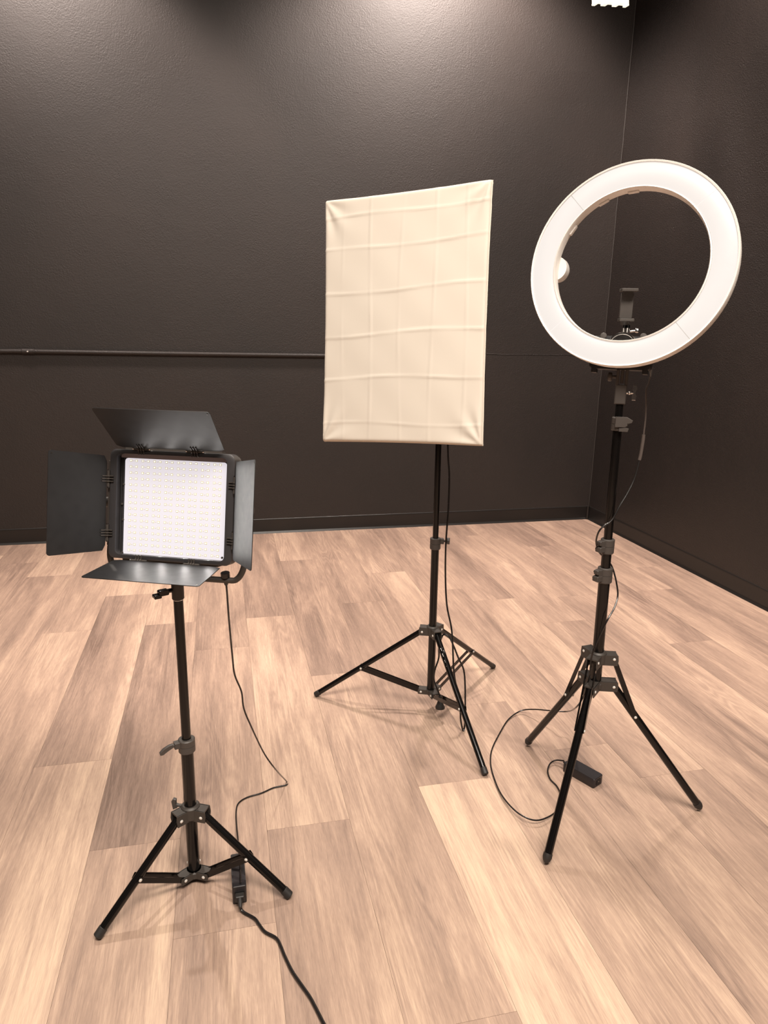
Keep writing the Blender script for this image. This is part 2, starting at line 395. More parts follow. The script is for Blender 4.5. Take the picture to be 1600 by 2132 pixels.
# housing plate: body plus the separate notch teeth
b.box(fx+az*.027, ax, az, fz, .214, .145, .03, .004, .002)
for u0, u1, d in ((-.107, -.089, .010), (-.052, -.024, .008), (.020, .046, .008), (.090, .107, .008)):
    b.box(fx+ax*((u0+u1)/2)-az*(.0455+d/2), ax, az, fz, u1-u0, d, .03, 0, .001)
b.build('housing', M_FIX, root)
b = MB(); b.lathe(fx+az*.03+fz*.0155, fz, [(0, .058), (.003, .06), (.006, .056), (.007, .0)], 32); b.build('lens', M_LENS, root)
b = MB(); b.cyl(fx+az*.1, (fx.x, fx.y, CZ), .012); b.cyl((fx.x, fx.y, CZ-.02), (fx.x, fx.y, CZ), .05, None, 20, .004); b.build('hanging_rod', M_CAST, root)

# ------------------------------------------------------------------ light stands
UP = V((0, 0, 1))
def rivet(root, c, d, r=.0042):
    b = MB(); b.lathe(V(c)-V(d).normalized()*.001, d, [(0, r), (.0022, r*.95), (.0034, r*.6), (.0038, 0)], 12)
    return b.build('rivet', M_RIVET, root)
def stand(loc, lean, feet, z_hub, z_low, sections, leg_r, style, label, hub_r=.032, att=.55, hub_top_m=None):
    """loc: centre on the floor; lean: top offset per metre (x,y); feet: 3 world points; sections: (z0, z1, radius)"""
    cx, cy = loc
    root = empty('light_stand', (cx, cy, 0), label, 'light stand')
    ax_ = lambda z: V((cx+lean[0]*z, cy+lean[1]*z, z))
    for (z0, z1, r) in sections:
        b = MB(); b.cyl(ax_(z0), ax_(z1), r, None, 28, .001); b.build('pole', M_TUBE, root)
    hub = MB(); low = MB(); ch = ax_(z_hub); cl = ax_(z_low)
    pr = max(r for z0, z1, r in sections)
    hub.lathe(ch-UP*.017, UP, [(0, pr+.004), (.002, pr+.008), (.030, pr+.008), (.034, pr+.004)], 28)
    low.lathe(cl-UP*.010, UP, [(0, pr+.003), (.002, pr+.006), (.016, pr+.006), (.019, pr+.003)], 28)
    for f in feet:
        d = V((f[0]-cx, f[1]-cy, 0)).normalized(); s_ = d.cross(UP)
        w2 = leg_r+.0035
        # forked ears of the hubs, with a deck plate between
        for (mb, c, reach, hh, drop) in ((hub, ch, hub_r, .030, -.004), (low, cl, hub_r*.95 if style == 'low' else hub_r+.006, .018 if style == 'low' else .028, 0)):
            for sg in (-1, 1):
                mb.prism([(pr*.6, -hh/2), (reach+.010, -hh/2), (reach+.012, 0), (reach+.010, hh/2), (pr*.6, hh/2)], c+s_*sg*w2+UP*drop, d, UP, s_, -.0014, .0014)
            mb.box(c+d*(reach*.5+.004)+UP*(hh/2-.002+drop), d, s_, UP, reach+.010, w2*2, .004, 0)
        # leg and braces
        foot = V((f[0], f[1], 0))
        if style == 'low':      # legs from the upper hub, spreaders from the low hub
            p0 = ch+d*hub_r-UP*.006; brace0 = cl+d*(hub_r*.95)
        else:                   # legs from the low hub, braces from the upper collar
            p0 = cl+d*(hub_r+.006); brace0 = ch+d*hub_r
        dirv = (foot-p0).normalized()
        tip = foot+UP*leg_r*.9-dirv*.0
        lg = MB(); lg.cyl(p0-dirv*.010, tip-dirv*.018, leg_r, None, 18, .001); leg = lg.build('leg', M_TUBE, root)
        rb = MB()
        if style == 'low': rb.cyl(tip-dirv*.020, tip+dirv*.003, leg_r+.0008, None, 18, .002)
        else: rb.lathe(tip-dirv*.022, dirv, [(0, leg_r+.001), (.010, leg_r+.0015), (.018, leg_r*.9), (.024, leg_r*.5), (.026, 0)], 18)
        rb.build('rubber_foot', M_RUB, leg)
        pa = p0.lerp(tip, att)
        bw = .014 if style == 'low' else .013
        for sg in (-1, 1):
            br = MB(); o_ = s_*sg*(leg_r+.0012)
            e0, e1 = brace0+o_, pa+o_-dirv.cross(s_)*0
            dd = (e1-e0).normalized()
            br.bar(e0-dd*.004, e1+dd*.006, bw, .002, up=UP)
            br.build('brace', M_TUBE, root)
            rivet(root, e1+s_*sg*.001, s_*sg); rivet(root, brace0+s_*sg*(w2+.0012), s_*sg)
            if style == 'low': rivet(root, ch+d*hub_r-UP*.006+s_*sg*(w2+.0012), s_*sg)
            else: rivet(root, cl+d*(hub_r+.006)+s_*sg*(w2+.0012), s_*sg)
    hub.build('hub', hub_top_m or M_CAST, root); low.build('lower_hub', hub_top_m or M_CAST, root)
    return root, ax_
def collar(root, c, axis, r, h, lever_dir, kind, name='collar'):
    """clamp collar with a split ear and a lever / knob"""
    axis = V(axis).normalized(); d = V(lever_dir); d = (d-axis*d.dot(axis)).normalized(); s_ = axis.cross(d)
    b = MB(); b.lathe(V(c)-axis*h/2, axis, [(0, r+.0035), (.002, r+.005), (h*.48, r+.005), (h*.5, r+.0035), (h*.52, r+.005), (h-.002, r+.005), (h, r+.0025)], 28)
    b.box(V(c)+d*(r+.008)+axis*h*.2, d, axis, s_, .014, h*.45, .016, 0, .001)
    co = b.build(name, M_CLAMP, root)
    k = MB()
    e = V(c)+d*(r+.013)+axis*h*.2
    if kind == 'wing':
        k.cyl(e-s_*.0, e+d*.010, .004, None, 12)
        k.prism([(-.006, -.004), (.004, -.006), (.020, -.010), (.026, -.008), (.027, -.002), (.018, .004), (.004, .006), (-.006, .004)], e+d*.010, (d-axis*.25).normalized(), axis, s_, -.004, .004, .001)
    elif kind == 'knob':
        k.cyl(e, e+d*.014, .004, None, 12)
        k.lathe(e+d*.012, d, [(0, .008), (.002, .0115), (.008, .0115), (.010, .009)], 9)
        k.box(e+d*.021, d, axis, s_, .004, .022, .007, 0, .001)
    elif kind == 'ears':
        k.box(V(c)+d*(r+.012)+axis*h*.27, d, axis, s_, .018, h*.30, .014, .003, .001)
        k.box(V(c)+d*(r+.012)-axis*h*.16, d, axis, s_, .020, h*.36, .018, .003, .001)
        k.lathe(V(c)+d*(r+.015)+axis*h*.27-s_*.007, -s_, [(0, .004), (.003, .004), (.004, .002)], 10)
        k.lathe(V(c)+d*(r+.015)-axis*h*.16-s_*.009, -s_, [(0, .004), (.003, .004), (.004, .002)], 10)
    elif kind == 'lever':
        k.prism([(-.012, -.012), (.012, -.012), (.018, -.008), (.018, -.002), (.028, 0), (.030, .006), (.016, .014), (-.012, .014)], V(c)+d*(r*.3)-s_*(r+.007)+axis*h*.15, d, axis, s_, -.003, .003, .001)
        k.prism([(-.004, -.010), (.018, -.010), (.020, -.002), (.012, .0), (-.004, -.002)], V(c)+d*(r*.5)-s_*(r+.006)-axis*h*.22, d, axis, s_, -.004, .004, .001)
    k.build('clamp_lever' if kind in ('wing', 'lever', 'ears') else 'clamp_knob', M_CLAMP, co)
    return co
# --- left stand (LED panel)
Lc = (-.110, 1.525)
Lfeet = [(-.315, 1.386), (.115, 1.415), (-.125, 1.773)]
L_st, Lax = stand(Lc, (0, 0), Lfeet, .200, .024, [(.014, .385, .0145), (.36, .748, .0108)], .0098, 'low',
    'short black tripod light stand at left, carrying the square LED panel', .034, .52)
collar(L_st, Lax(.379), UP, .0145, .034, (-1, -.35, .15), 'wing')
b = MB(); d = V((-1, .25, 0)).normalized(); e = Lax(.212)+d*.018
b.cyl(e, e+d*.016, .004, None, 12); b.prism([(-.004, -.006), (.006, -.010), (.009, .012), (.004, .020), (-.003, .018), (-.002, .004), (-.008, .002)], e+d*.018, d, UP, d.cross(UP), -.004, .004, .001)
b.build('clamp_lever', M_CLAMP, L_st)
# --- middle stand (softbox)
Mc = (.704, 2.196)
Mfeet = [(.306, 2.364), (.757, 1.775), (1.052, 2.452)]
M_st, Max_ = stand(Mc, (-.006, 0), Mfeet, .312, .072, [(.062, .640, .0135), (.60, 1.30, .0100)], .0098, 'low',
    'middle black tripod light stand, wide low legs, holding the white rectangular softbox', .036, .56)
collar(M_st, Max_(.633), UP, .0135, .040, (1, -.15, 0), 'knob')
# printed sticker on the front leg
d = (V(Mfeet[1]+(0,)) - (Max_(.306)+V((0, -.036, 0)))).normalized(); p0 = Max_(.306)+V((.004, -.036, 0))
side = d.cross(V((0, -1, 0))).normalized(); nrm = side.cross(d).normalized()
if nrm.y > 0: nrm = -nrm
b = MB()
for i, (t, off, wd, ln) in enumerate([(.055, .001, .008, .002), (.060, .003, .002, .008), (.068, -.003, .002, .010), (.074, .0, .006, .0016), (.080, .004, .0018, .012), (.088, -.003, .0018, .014), (.097, .001, .006, .0016), (.104, .004, .002, .010), (.112, -.002, .0018, .016), (.122, .002, .007, .0018), (.128, -.003, .0018, .012), (.136, .003, .0018, .010), (.142, 0, .009, .0018)]):
    b.box(p0+d*t+side*off+nrm*.0098, side, d, nrm, wd, ln, .0006)
st_ = b.build('sticker_print', M_STICK, M_st); st_['label'] = 'worn silver print on the front leg'
# --- right stand (ring light)
Rc = (1.000, 1.594)
Rfeet = [(.956, 1.905), (.776, 1.388), (1.313, 1.494)]
R_st, Rax = stand(Rc, (-.016, 0), Rfeet, .472, .388, [(.372, .72, .0152), (.70, .80, .0128), (.78, 1.12, .0112), (1.10, 1.167, .0095)], .0108, 'high',
    'tall black tripod light stand at right with legs splayed high, carrying the ring light', .042, .24)
ldir = V((-.95, -.3, 0))
collar(R_st, Rax(.712), UP, .0150, .042, ldir, 'ears'); collar(R_st, Rax(.793), UP, .0132, .040, ldir, 'ears')
collar(R_st, Rax(1.118), UP, .0112, .034, (.9, -.45, 0), 'lever')

# ------------------------------------------------------------------ tilt helper frame
def pose(yaw, pit, rol=0):
    cy, sy = math.cos(yaw), math.sin(yaw); r = V((cy, sy, 0)); n = V((sy, -cy, 0)); u = V((0, 0, 1))
    cp, sp_ = math.cos(pit), math.sin(pit); n, u = cp*n+sp_*u, cp*u-sp_*n
    c, s_ = math.cos(rol), math.sin(rol); return c*r+s_*u, c*u-s_*r, n
# ------------------------------------------------------------------ LED panel
C = V((-.1115, 1.465, .9732)); r, u, n = pose(-.4008, .1912, .0024); W_, H_ = .2747, .2298
led = empty('led_panel_light', (-.11, 1.525, .79), 'square black LED video panel lit white, four open barn doors, on the left stand', 'studio light')
def Q(a, b_, c=0): return C+r*a+u*b_+n*c
def frame_mesh(b, wo, ho, ro, wi, hi, ri, z0, z1):
    po, pi_ = rrect(wo, ho, ro, 6), rrect(wi, hi, ri, 6)
    b.quadloft([[Q(x, y, z0) for x, y in po], [Q(x, y, z1-.002) for x, y in po], [Q(x*(1-.003/wo*2), y*(1-.003/ho*2), z1) for x, y in po],
                [Q(x, y, z1) for x, y in pi_], [Q(x, y, z0) for x, y in pi_]], close=True)
b = MB(); frame_mesh(b, W_, H_, .014, .243, .212, .010, -.030, 0); b.build('front_frame', M_HOUS, led)
b = MB(); b.prism(rrect(W_-.006, H_-.006, .013), C, r, u, n, -.050, -.0195, .003); hs = b.build('housing', M_HOUS, led)
b = MB(); b.box(Q(.002, -.006, -.0165), r, u, n, .226, .206, .003, .007)
for i in range(8):
    for j in range(16):
        cx, cy = -.0915+i*.0267, .0918-j*.01265
        b.mat = 1
        for sx in (-.0062, .0062): b.box(Q(cx+sx, cy, -.0147), r, u, n, .0052, .0044, .0006)
        b.box(Q(cx, cy-.0006, -.0147), r, u, n, .0014, .0014, .0005)
        b.mat = 2
        for sx in (-.0062, .0062): b.box(Q(cx+sx, cy, -.0143), r, u, n, .0030, .0024, .0004)
board = b.build('led_board', [M_PCB, M_CHIPR, M_CHIP], led); board['label'] = 'glowing white board of LED chips'
for j in range(16):                      # the chips' own light, one pair of small sources per row
    for i in (.5, 2.5, 4.5, 6.5):
        p = Q(-.0915+i*.0267, .0918-j*.01265, -.012)
        spot('led_row_light', p, p+n, .020, 160, .3, (1, .95, .92), .001)
b = MB(); b.box(Q(0, .1025, -.0155), r, u, n, .238, .010, .004); b.build('led_lit_edge_strip', mat('lightened_inner_wall_grey', (.38, .34, .37), .5), led)  # grey strip paints the LED light falling on the frame's upper inner wall
for x_ in (-.1185, -.1145): 
    b = MB(); b.box(Q(x_, -.006, -.0170), r, u, n, .0022, .205, .003); b.build('side_baffle', M_HOUS, led)
for (x, y) in ((-.1125, .041), (-.1125, -.034), (-.1155, -.001), (-.1125, -.104), (.112, -.100)):
    b = MB(); b.lathe(Q(x, y, -.0150), n, [(0, .0024), (.0022, .0022), (.0026, 0)], 10); b.build('retaining_screw', M_CAST, board)
# side strips of the frame and corner blocks
for sx in (-1, 1):
    b = MB(); b.box(Q(sx*(W_/2+.002), 0, -.016), r, u, n, .008, H_*.78, .020, 0, .001); b.build('frame_rail', M_CAST, led)
for sy in (-1, 1):
    b = MB(); b.box(Q(0, sy*(H_/2+.001), -.016), r, u, n, W_*.78, .006, .020, 0, .001); b.build('frame_rail', M_CAST, led)
def leaf(side, th, half, L=.1212):
    dd, nd = math.cos(th), math.sin(th)
    e1 = {'T': u, 'B': -u, 'L': -r, 'R': r}[side]; e2 = {'T': r, 'B': r, 'L': u, 'R': u}[side]
    o = C + e1*((H_ if side in 'TB' else W_)/2+.002) + n*.0005
    along = (e1*dd+n*nd).normalized(); nor = e2.cross(along).normalized()
    hin = (.118 if side in 'TB' else .100); hl = half
    # plate with cut corners at the hinge side and small rounded corners outside
    rr_ = .005
    poly = [(-hin+.012, .004), (hin-.012, .004), (hin, .010), (hl, L-rr_), (hl-rr_*.4, L-rr_*.3), (hl-rr_, L), (-hl+rr_, L), (-hl+rr_*.4, L-rr_*.3), (-hl, L-rr_), (-hin, .010)]
    b = MB(); b.prism(poly, o, e2, along, nor, -.0007, .0007)
    lf = b.build('barn_door', M_LEAF, led)
    for q in (-.066, .052) if side in 'TB' else (-.062, .052):
        h = MB(); hc = o+e2*q
        h.cyl(hc-e2*.017, hc+e2*.017, .0030, None, 10)
        for k in (-.0055, 0, .0055):
            h.cyl(hc+e2*k-e2*.0015, hc+e2*k+e2*.0015, .0052, None, 12)
            h.box(hc+e2*k+along*.007+nor*.001, e2, along, nor, .0022, .014, .003)
            h.box(hc+e2*k-e1*.006+n*.001, e2, e1, n, .0022, .012, .003)
        hg = h.build('hinge', M_CAST, lf)
        t_ = MB(); t_.cyl(hc-e2*.0195, hc+e2*.0195, .0027, None, 10); t_.build('hinge_pin', M_STEEL, lf)
    t_ = MB(); t_.cyl(o+e2*(hl-.006)+along*(L-.006)-nor*.0012, o+e2*(hl-.006)+along*(L-.006)+nor*.0012, .0016, None, 8); t_.build('corner_rivet', M_STEEL, lf)
leaf('T', .9113, .1222); leaf('B', 1.3915, .1222); leaf('L', .9309, .1058); leaf('R', .8844, .1058)
# yoke: U tube from the side pivots under the body
yz = -.035
pts = [Q(-.152, .0, yz), Q(-.152, -.08, yz), Q(-.152, -.120, yz), Q(-.138, -.146, yz), Q(-.11, -.150, yz), Q(0, -.150, yz), Q(.11, -.150, yz), Q(.138, -.146, yz), Q(.152, -.120, yz), Q(.152, -.08, yz), Q(.152, .0, yz)]
b = MB(); b.tube(pts, .0065, 12, 5)
for sx in (-1, 1): b.cyl(Q(sx*.137, 0, yz), Q(sx*.168, 0, yz), .011, None, 18, .002)
b.build('yoke', M_CAST, led)
b = MB(); bc = Q(.0, -.150, yz); sp0 = Lax(.775)
b.cyl(sp0-UP*.028, sp0+UP*.028, .0135, None, 24, .0015); b.cyl(sp0+UP*.026, bc, .009, None, 16)
b.build('stand_socket', M_CAST, led)
b = MB(); d = V((-.9, -.4, 0)).normalized(); e = Lax(.770)+d*.013
b.cyl(e, e+d*.012, .005, None, 12); b.box(e+d*.020+UP*-.001, d, UP, d.cross(UP), .022, .012, .016, .003, .001); b.box(e+d*.034-UP*.007, d, UP, d.cross(UP), .016, .008, .018, .002, .001)
b.build('clamp_knob', M_TUBE, led)
b = MB(); b.lathe(Lax(.745), UP, [(0, .0112), (.001, .0118), (.002, .0112)], 24); b.build('socket_ring', M_STEEL, led)

# cable from the LED panel to its adapter
yc = Q(.112, -.150, yz).y
con = atY(470, 1203, yc)
path = [con] + [atY(x_, y_, yc+(1.60-yc)*t_) for x_, y_, t_ in ((473, 1235, .02), (477, 1290, .12), (484, 1365, .32), (489, 1405, .45), (503, 1440, .58), (508, 1475, .70), (523, 1512, .85))] + [atY(550, 1568, 1.64), atY(575, 1603, 1.68)]
path += [atZ(597, 1627, .006), atZ(597, 1634, .003), atZ(570, 1640, .003), atZ(545, 1651, .003), atZ(515, 1660, .003), atZ(497, 1672, .003), atZ(492, 1690, .003), atZ(493, 1720, .008), atZ(497, 1760, .020), atZ(498, 1775, .053), atZ(500, 1800, .0545), atZ(501, 1838, .0545)]
b = MB(); b.tube(path, .0021, 8, 5); cab = b.build('dc_cable', M_CORD)
tag(cab, 'thin black cable hanging from the LED panel and bending across the floor to the adapter', 'cable')
b = MB(); dn = (path[1]-path[0]).normalized(); b.lathe(path[0]-dn*.012, dn, [(0, .0095), (.010, .0095), (.013, .006), (.026, .0045), (.030, .0025)], 16); b.build('cable_plug', M_CORD, cab)
# adapter at left
def brick(loc, yaw_dir, length, wide, tall, label):
    """loc: floor centre"""
    a = V(yaw_dir).normalized(); s_ = a.cross(UP); root = empty('power_adapter', loc, label, 'power adapter')
    b = MB(); b.prism(rrect(length, wide, .004), V(loc), a, s_, UP, .0005, tall, .0015); bd = b.build('case', M_BRICK, root)
    return root, a, s_
ad_c = V((-.003, 1.478, 0)); aL = V((.02, -1, 0)).normalized()
adL, a, s_ = brick(ad_c, aL, .112, .033, .050, 'black power adapter standing on edge under the left stand, cord leaving toward the camera')
b = MB(); b.box(ad_c+a*.0563+UP*.026, a, s_, UP, .0015, .024, .020, .0); b.build('inlet_socket', M_DARK, adL)
b = MB(); b.box(ad_c+a*.015+UP*.0503, a, s_, UP, .060, .028, .0006, .001)
b.build('rating_label', mat('glossy_dark_label', (.03, .026, .028), .22), adL)
# mains cord
pp = [ad_c+a*.050+UP*.026, ad_c+a*.075+UP*.018, atZ(505, 1897, .006), atZ(530, 1912, .005), atZ(540, 1925, .005), atZ(552, 1940, .005), atZ(575, 1953, .005), atZ(585, 1970, .005), atZ(593, 1990, .005), atZ(608, 2021, .005), atZ(624, 2045, .005), atZ(645, 2075, .005), atZ(656, 2095, .005), atZ(676, 2134, .005), atZ(700, 2180, .005), atZ(720, 2260, .005)]
b = MB(); b.tube(pp, .0036, 10, 6); mc = b.build('mains_cord', M_CORD); tag(mc, 'thick black mains cord wriggling over the floor to the bottom edge, from the left adapter', 'cable')
b = MB(); dn = a; b.prism(rrect(.022, .016, .003), pp[0]-a*.0+UP*0, s_, UP, a, .0065, .022, .002); b.cyl(pp[0]+a*.020, pp[0]+a*.040-UP*.006, .006, .004, 12)
b.build('plug', M_RUB, mc)

# ------------------------------------------------------------------ softbox
SC = V((.507, 1.991, 1.369)); sr, su, sn = pose(math.radians(-37.6), math.radians(7.3), math.radians(3.1)); SW, SH = .5, .7
sb = empty('softbox', (Mc[0]-.008, Mc[1], 1.30), 'white rectangular fabric softbox with fold creases, on the middle stand', 'softbox')
fabric = bpy.data.materials.new('cream_white_diffusion_fabric'); fabric.use_nodes = True
nt = fabric.node_tree; bs = nt.nodes['Principled BSDF']; bs.inputs['Base Color'].default_value = (.87, .80, .70, 1); bs.inputs['Roughness'].default_value = .75
bs.inputs['Sheen Weight'].default_value = .15; bs.inputs['Specular IOR Level'].default_value = .2
tc = nn(nt, 'ShaderNodeTexCoord'); wv = nn(nt, 'ShaderNodeTexNoise'); wv.inputs['Scale'].default_value = 900; nt.links.new(tc.outputs['Object'], wv.inputs['Vector'])
bp = nn(nt, 'ShaderNodeBump'); bp.inputs['Distance'].default_value = .0003; bp.inputs['Strength'].default_value = .3
nt.links.new(wv.outputs['Fac'], bp.inputs['Height']); nt.links.new(bp.outputs['Normal'], bs.inputs['Normal'])
tr = nn(nt, 'ShaderNodeBsdfTranslucent'); tr.inputs[0].default_value = (.80, .72, .62, 1)
mx = nn(nt, 'ShaderNodeMixShader'); mx.inputs[0].default_value = .22
nt.links.new(bs.outputs[0], mx.inputs[1]); nt.links.new(tr.outputs[0], mx.inputs[2]); nt.links.new(mx.outputs[0], nt.nodes['Material Output'].inputs[0])
def crease(x, c, wd): t = (x-c)/wd; return math.exp(-t*t)
def soft_pt(s_, t):
    """s,t in 0..1 from the lower left; returns world point"""
    x, y = (s_-.5)*SW, (t-.5)*SH
    # edges pulled inwards between the corners, corners drawn out to points
    x += -(2*s_-1)*.0035*math.sin(math.pi*t)**.8*abs(2*s_-1)**3
    y += -(2*t-1)*.003*math.sin(math.pi*s_)**.8*abs(2*t-1)**3
    z = .008*math.sin(math.pi*s_)*math.sin(math.pi*t)                        # slight belly
    rnd = lambda a: math.sin(a*12.9898)*43758.5453 % 1
    for i, (c, amp) in enumerate(((.31, .0016), (.50, .0010), (.695, .0014), (.885, .0012), (.13, .0007))):
        cc = c+.010*math.sin(t*5+i*2); side = math.tanh((s_-cc)/.006)
        z += 1.0*amp*crease(s_, cc, .006)*(.4+.6*math.sin(t*9+i)**2) + amp*.16*side*crease(s_, cc, .07)*math.cos(t*7+i*1.7)
    for i, (c, amp) in enumerate(((.925, .0022), (.795, .0020), (.618, .0020), (.445, .0024), (.265, .0022), (.075, .0014))):
        cc = c+.007*math.sin(s_*6+i*1.3)+(.012*(s_-.35) if i < 4 else .004*s_); side = math.tanh((t-cc)/.005)
        z += 1.0*amp*crease(t, cc, .0045)*(.5+.5*math.sin(s_*8+i*2)**2) + amp*.22*side*crease(t, cc, .05)*math.cos(s_*5+i*2.1)
    # pulls running from the corners
    for (cs, ct, sx, sy) in ((0, 1, 1, -1), (1, 1, -1, -1), (0, 0, 1, 1), (1, 0, -1, 1)):
        ds, dt = (s_-cs)*sx, (t-ct)*sy; dist = math.hypot(ds, dt*1.2)
        ang = math.atan2(dt, ds+1e-6); z += .0022*math.sin(ang*9+cs*2+ct)*math.exp(-((dist-.10)/.10)**2)
    z += .0007*math.sin(s_*17+t*5)*math.sin(t*23+s_*4)
    z -= .004*max(0, (abs(2*s_-1)-.97)/.03)**2 + .004*max(0, (abs(2*t-1)-.98)/.02)**2
    return SC+sr*x+su*y+sn*z
b = MB(); NU, NV = 120, 168; g = [[b.bm.verts.new(soft_pt(i/NU, j/NV)) for i in range(NU+1)] for j in range(NV+1)]
for j in range(NV):
    for i in range(NU): b.bm.faces.new((g[j][i], g[j][i+1], g[j+1][i+1], g[j+1][i]))
# turned hem strip
def edge_ring(k):
    out = []
    for i in range(NU+1): out.append((i/NU, 0))
    for j in range(1, NV+1): out.append((1, j/NV))
    for i in range(1, NU+1): out.append((1-i/NU, 1))
    for j in range(1, NV): out.append((0, 1-j/NV))
    return out
er = edge_ring(0)
front = [soft_pt(*q) for q in er]; back = [p-sn*.018+(SC-p-sn*(SC-p).dot(sn))*.004 for p in front]
rv_ = [[b.bm.verts.new(p) for p in rr_] for rr_ in (front, back)]; nE = len(er)
for i in range(nE): b.bm.faces.new((rv_[0][i], rv_[0][(i+1) % nE], rv_[1][(i+1) % nE], rv_[1][i]))
bmesh.ops.remove_doubles(b.bm, verts=b.bm.verts, dist=1e-5)
cl_ = b.build('front_cloth', fabric, sb, ang=80); cl_['label'] = 'creased cream white diffusion cloth'
# hem piping and the drawn-out corner tabs
b = MB(); b.tube([p-sn*.006 for p in front[::4]]+[front[0]-sn*.006], .0022, 6, 1)
b.build('hem', fabric, cl_)
# shell: four-sided pyramid to the lamp holder
apex = V((Mc[0]-.008, Mc[1], 1.372)); ar, au, an = sr, su, (SC-apex).normalized()
b = MB(); rings = []
for k in range(9):
    t = k/8; cc = (SC-sn*.016).lerp(apex+an*.03, t); f_ = (1-t)*1.0+t*.10; bow = 1+.05*math.sin(math.pi*t)
    ring = []
    for (s0, t0), (s1, t1) in (((-1, -1), (1, -1)), ((1, -1), (1, 1)), ((1, 1), (-1, 1)), ((-1, 1), (-1, -1))):
        for q in range(6):
            e = q/6; sx, sy = s0+(s1-s0)*e, t0+(t1-t0)*e
            pin = 1-.03*math.sin(math.pi*e)*math.sin(math.pi*min(1, t*2+.1))
            ring.append(cc+sr*sx*SW/2*f_*bow*pin*1.004+su*sy*SH/2*f_*bow*pin*1.004)
    rings.append(ring)
b.quadloft(rings, cap=False)
sh_ = b.build('outer_shell', M_SHELL, sb, ang=60)
for sx in (-1, 1):
    for sy in (-1, 1):
        b = MB(); b.tube([apex+an*.03, apex.lerp(SC, .5)+sr*sx*SW*.27+su*sy*SH*.27, SC-sn*.014+sr*sx*(SW/2-.004)+su*sy*(SH/2-.004)], .0025, 8, 6); b.build('rib', M_STEEL, sb)
b = MB(); b.lathe(apex-an*.055, an, [(0, .018), (.004, .024), (.05, .026), (.08, .034), (.095, .034), (.10, .02)], 24)
b.cyl(apex-UP*.075, apex-UP*.015, .014, None, 20, .002); b.cyl(apex-UP*.045, apex-UP*.045+sr*.035, .004); b.lathe(apex-UP*.045+sr*.035, sr, [(0, .009), (.010, .010), (.013, .006)], 10)
b.build('lamp_holder', M_CAST, sb)
b = MB(); b.lathe(apex+an*.045, an, [(0, .013), (.03, .014), (.05, .03), (.085, .042), (.12, .045), (.15, .036), (.165, .018), (.169, 0)], 24); b.build('bulb', M_BULB, sb)
# softbox cord
Y = 2.13
path = [apex-an*.045-UP*.02, atY(933, 925, 2.20), atY(936, 990, 2.19), atY(934, 1060, 2.18), atY(929, 1130, 2.17), atY(928, 1200, 2.16), atY(931, 1260, 2.14), atY(940, 1305, 2.12), atY(943, 1340, 2.10), atY(945, 1390, 2.09), atY(949, 1420, 2.07), atY(957, 1450, 2.05), atY(959, 1475, 2.04), atY(960, 1500, 2.035),
        atY(965, 1522, 2.03), atY(968, 1510, 2.04), atY(969, 1480, 2.05), atY(969, 1430, 2.08), atY(966, 1395, 2.10), atY(955, 1370, 2.11), atY(945, 1345, 2.12), atY(935, 1325, 2.15), atY(923, 1322, 2.165), atY(915, 1345, 2.165), atY(914, 1370, 2.16), atY(906, 1395, 2.155), atY(904, 1415, 2.15), atY(911, 1435, 2.13), atY(917, 1450, 2.12)]
b = MB(); b.tube(path, .0032, 8, 5); sc_ = b.build('power_cord', M_CORD, sb)
b = MB(); pe = path[-1]; pd = V((0, -.10, -1)).normalized(); b.lathe(pe-pd*.002, pd, [(0, .005), (.014, .0065), (.020, .009), (.032, .013), (.040, .017), (.046, .017), (.047, .010)], 16); b.mat = 1
for o_ in (-.006, .006): b.box(pe+pd*.052+V((o_, 0, 0)), V((1, 0, 0)), V((0, 1, 0)), pd, .0016, .006, .012)
b.build('plug', [M_RUB, M_STEEL], sc_)

# ------------------------------------------------------------------ ring light
RC = V((.959, 1.582, 1.499)); rr, ru, rn = pose(math.radians(-43.5), math.radians(9.1))
rg = empty('ring_light', (.979, 1.594, 1.17), 'large round white ring light, glowing softly, on the right stand', 'ring light')
def RQ(a, b_, c=0): return RC+rr*a+ru*b_+rn*c
def annulus(prof, name, m, parent=rg, n=96, a0=0, a1=360, pm=None):
    b = MB(); full = abs(a1-a0) >= 359.9; rings = []
    cnt = n if full else n+1
    for k in range(cnt):
        a = math.radians(a0+(a1-a0)*k/n); ca, sa = math.cos(a), math.sin(a)
        rings.append([RQ(ca*rad, sa*rad, z) for rad, z in prof])
    b.quadloft(rings, cap=not full, close=full)
    return b.build(name, m, parent, ang=40)
# body: white housing with bezel lips; black back cover
annulus([(.2345, -.004), (.2350, .0), (.2385, .001), (.2400, -.002), (.2400, -.030), (.2360, -.034), (.1820, -.034), (.1775, -.030), (.1775, -.002), (.1790, .001), (.1815, .0), (.1820, -.004), (.1825, -.010), (.2340, -.010)], 'housing', M_RINGW)
annulus([(.236, -.033), (.236, -.042), (.228, -.048), (.190, -.048), (.182, -.042), (.182, -.033)], 'back_cover', M_RINGB)
for a0 in (43, 133, 223, 313):
    d_ = annulus([(.2338, -.008), (.2338, -.0032), (.228, -.0012), (.208, .0006), (.188, -.0012), (.1828, -.0032), (.1828, -.008)], 'diffuser', M_RINGD, n=36, a0=a0+.22, a1=a0+89.78)
# inner clips seen at the upper left of the hole
for a in (95, 118, 148):
    b = MB(); a = math.radians(a); c = RQ(math.cos(a)*.1765, math.sin(a)*.1765, -.024); rad = (rr*math.cos(a)+ru*math.sin(a)); tan = rn.cross(rad)
    b.box(c, tan, rad, rn, .026, .005, .012, .002, .001); b.build('clip', M_RINGW, rg)
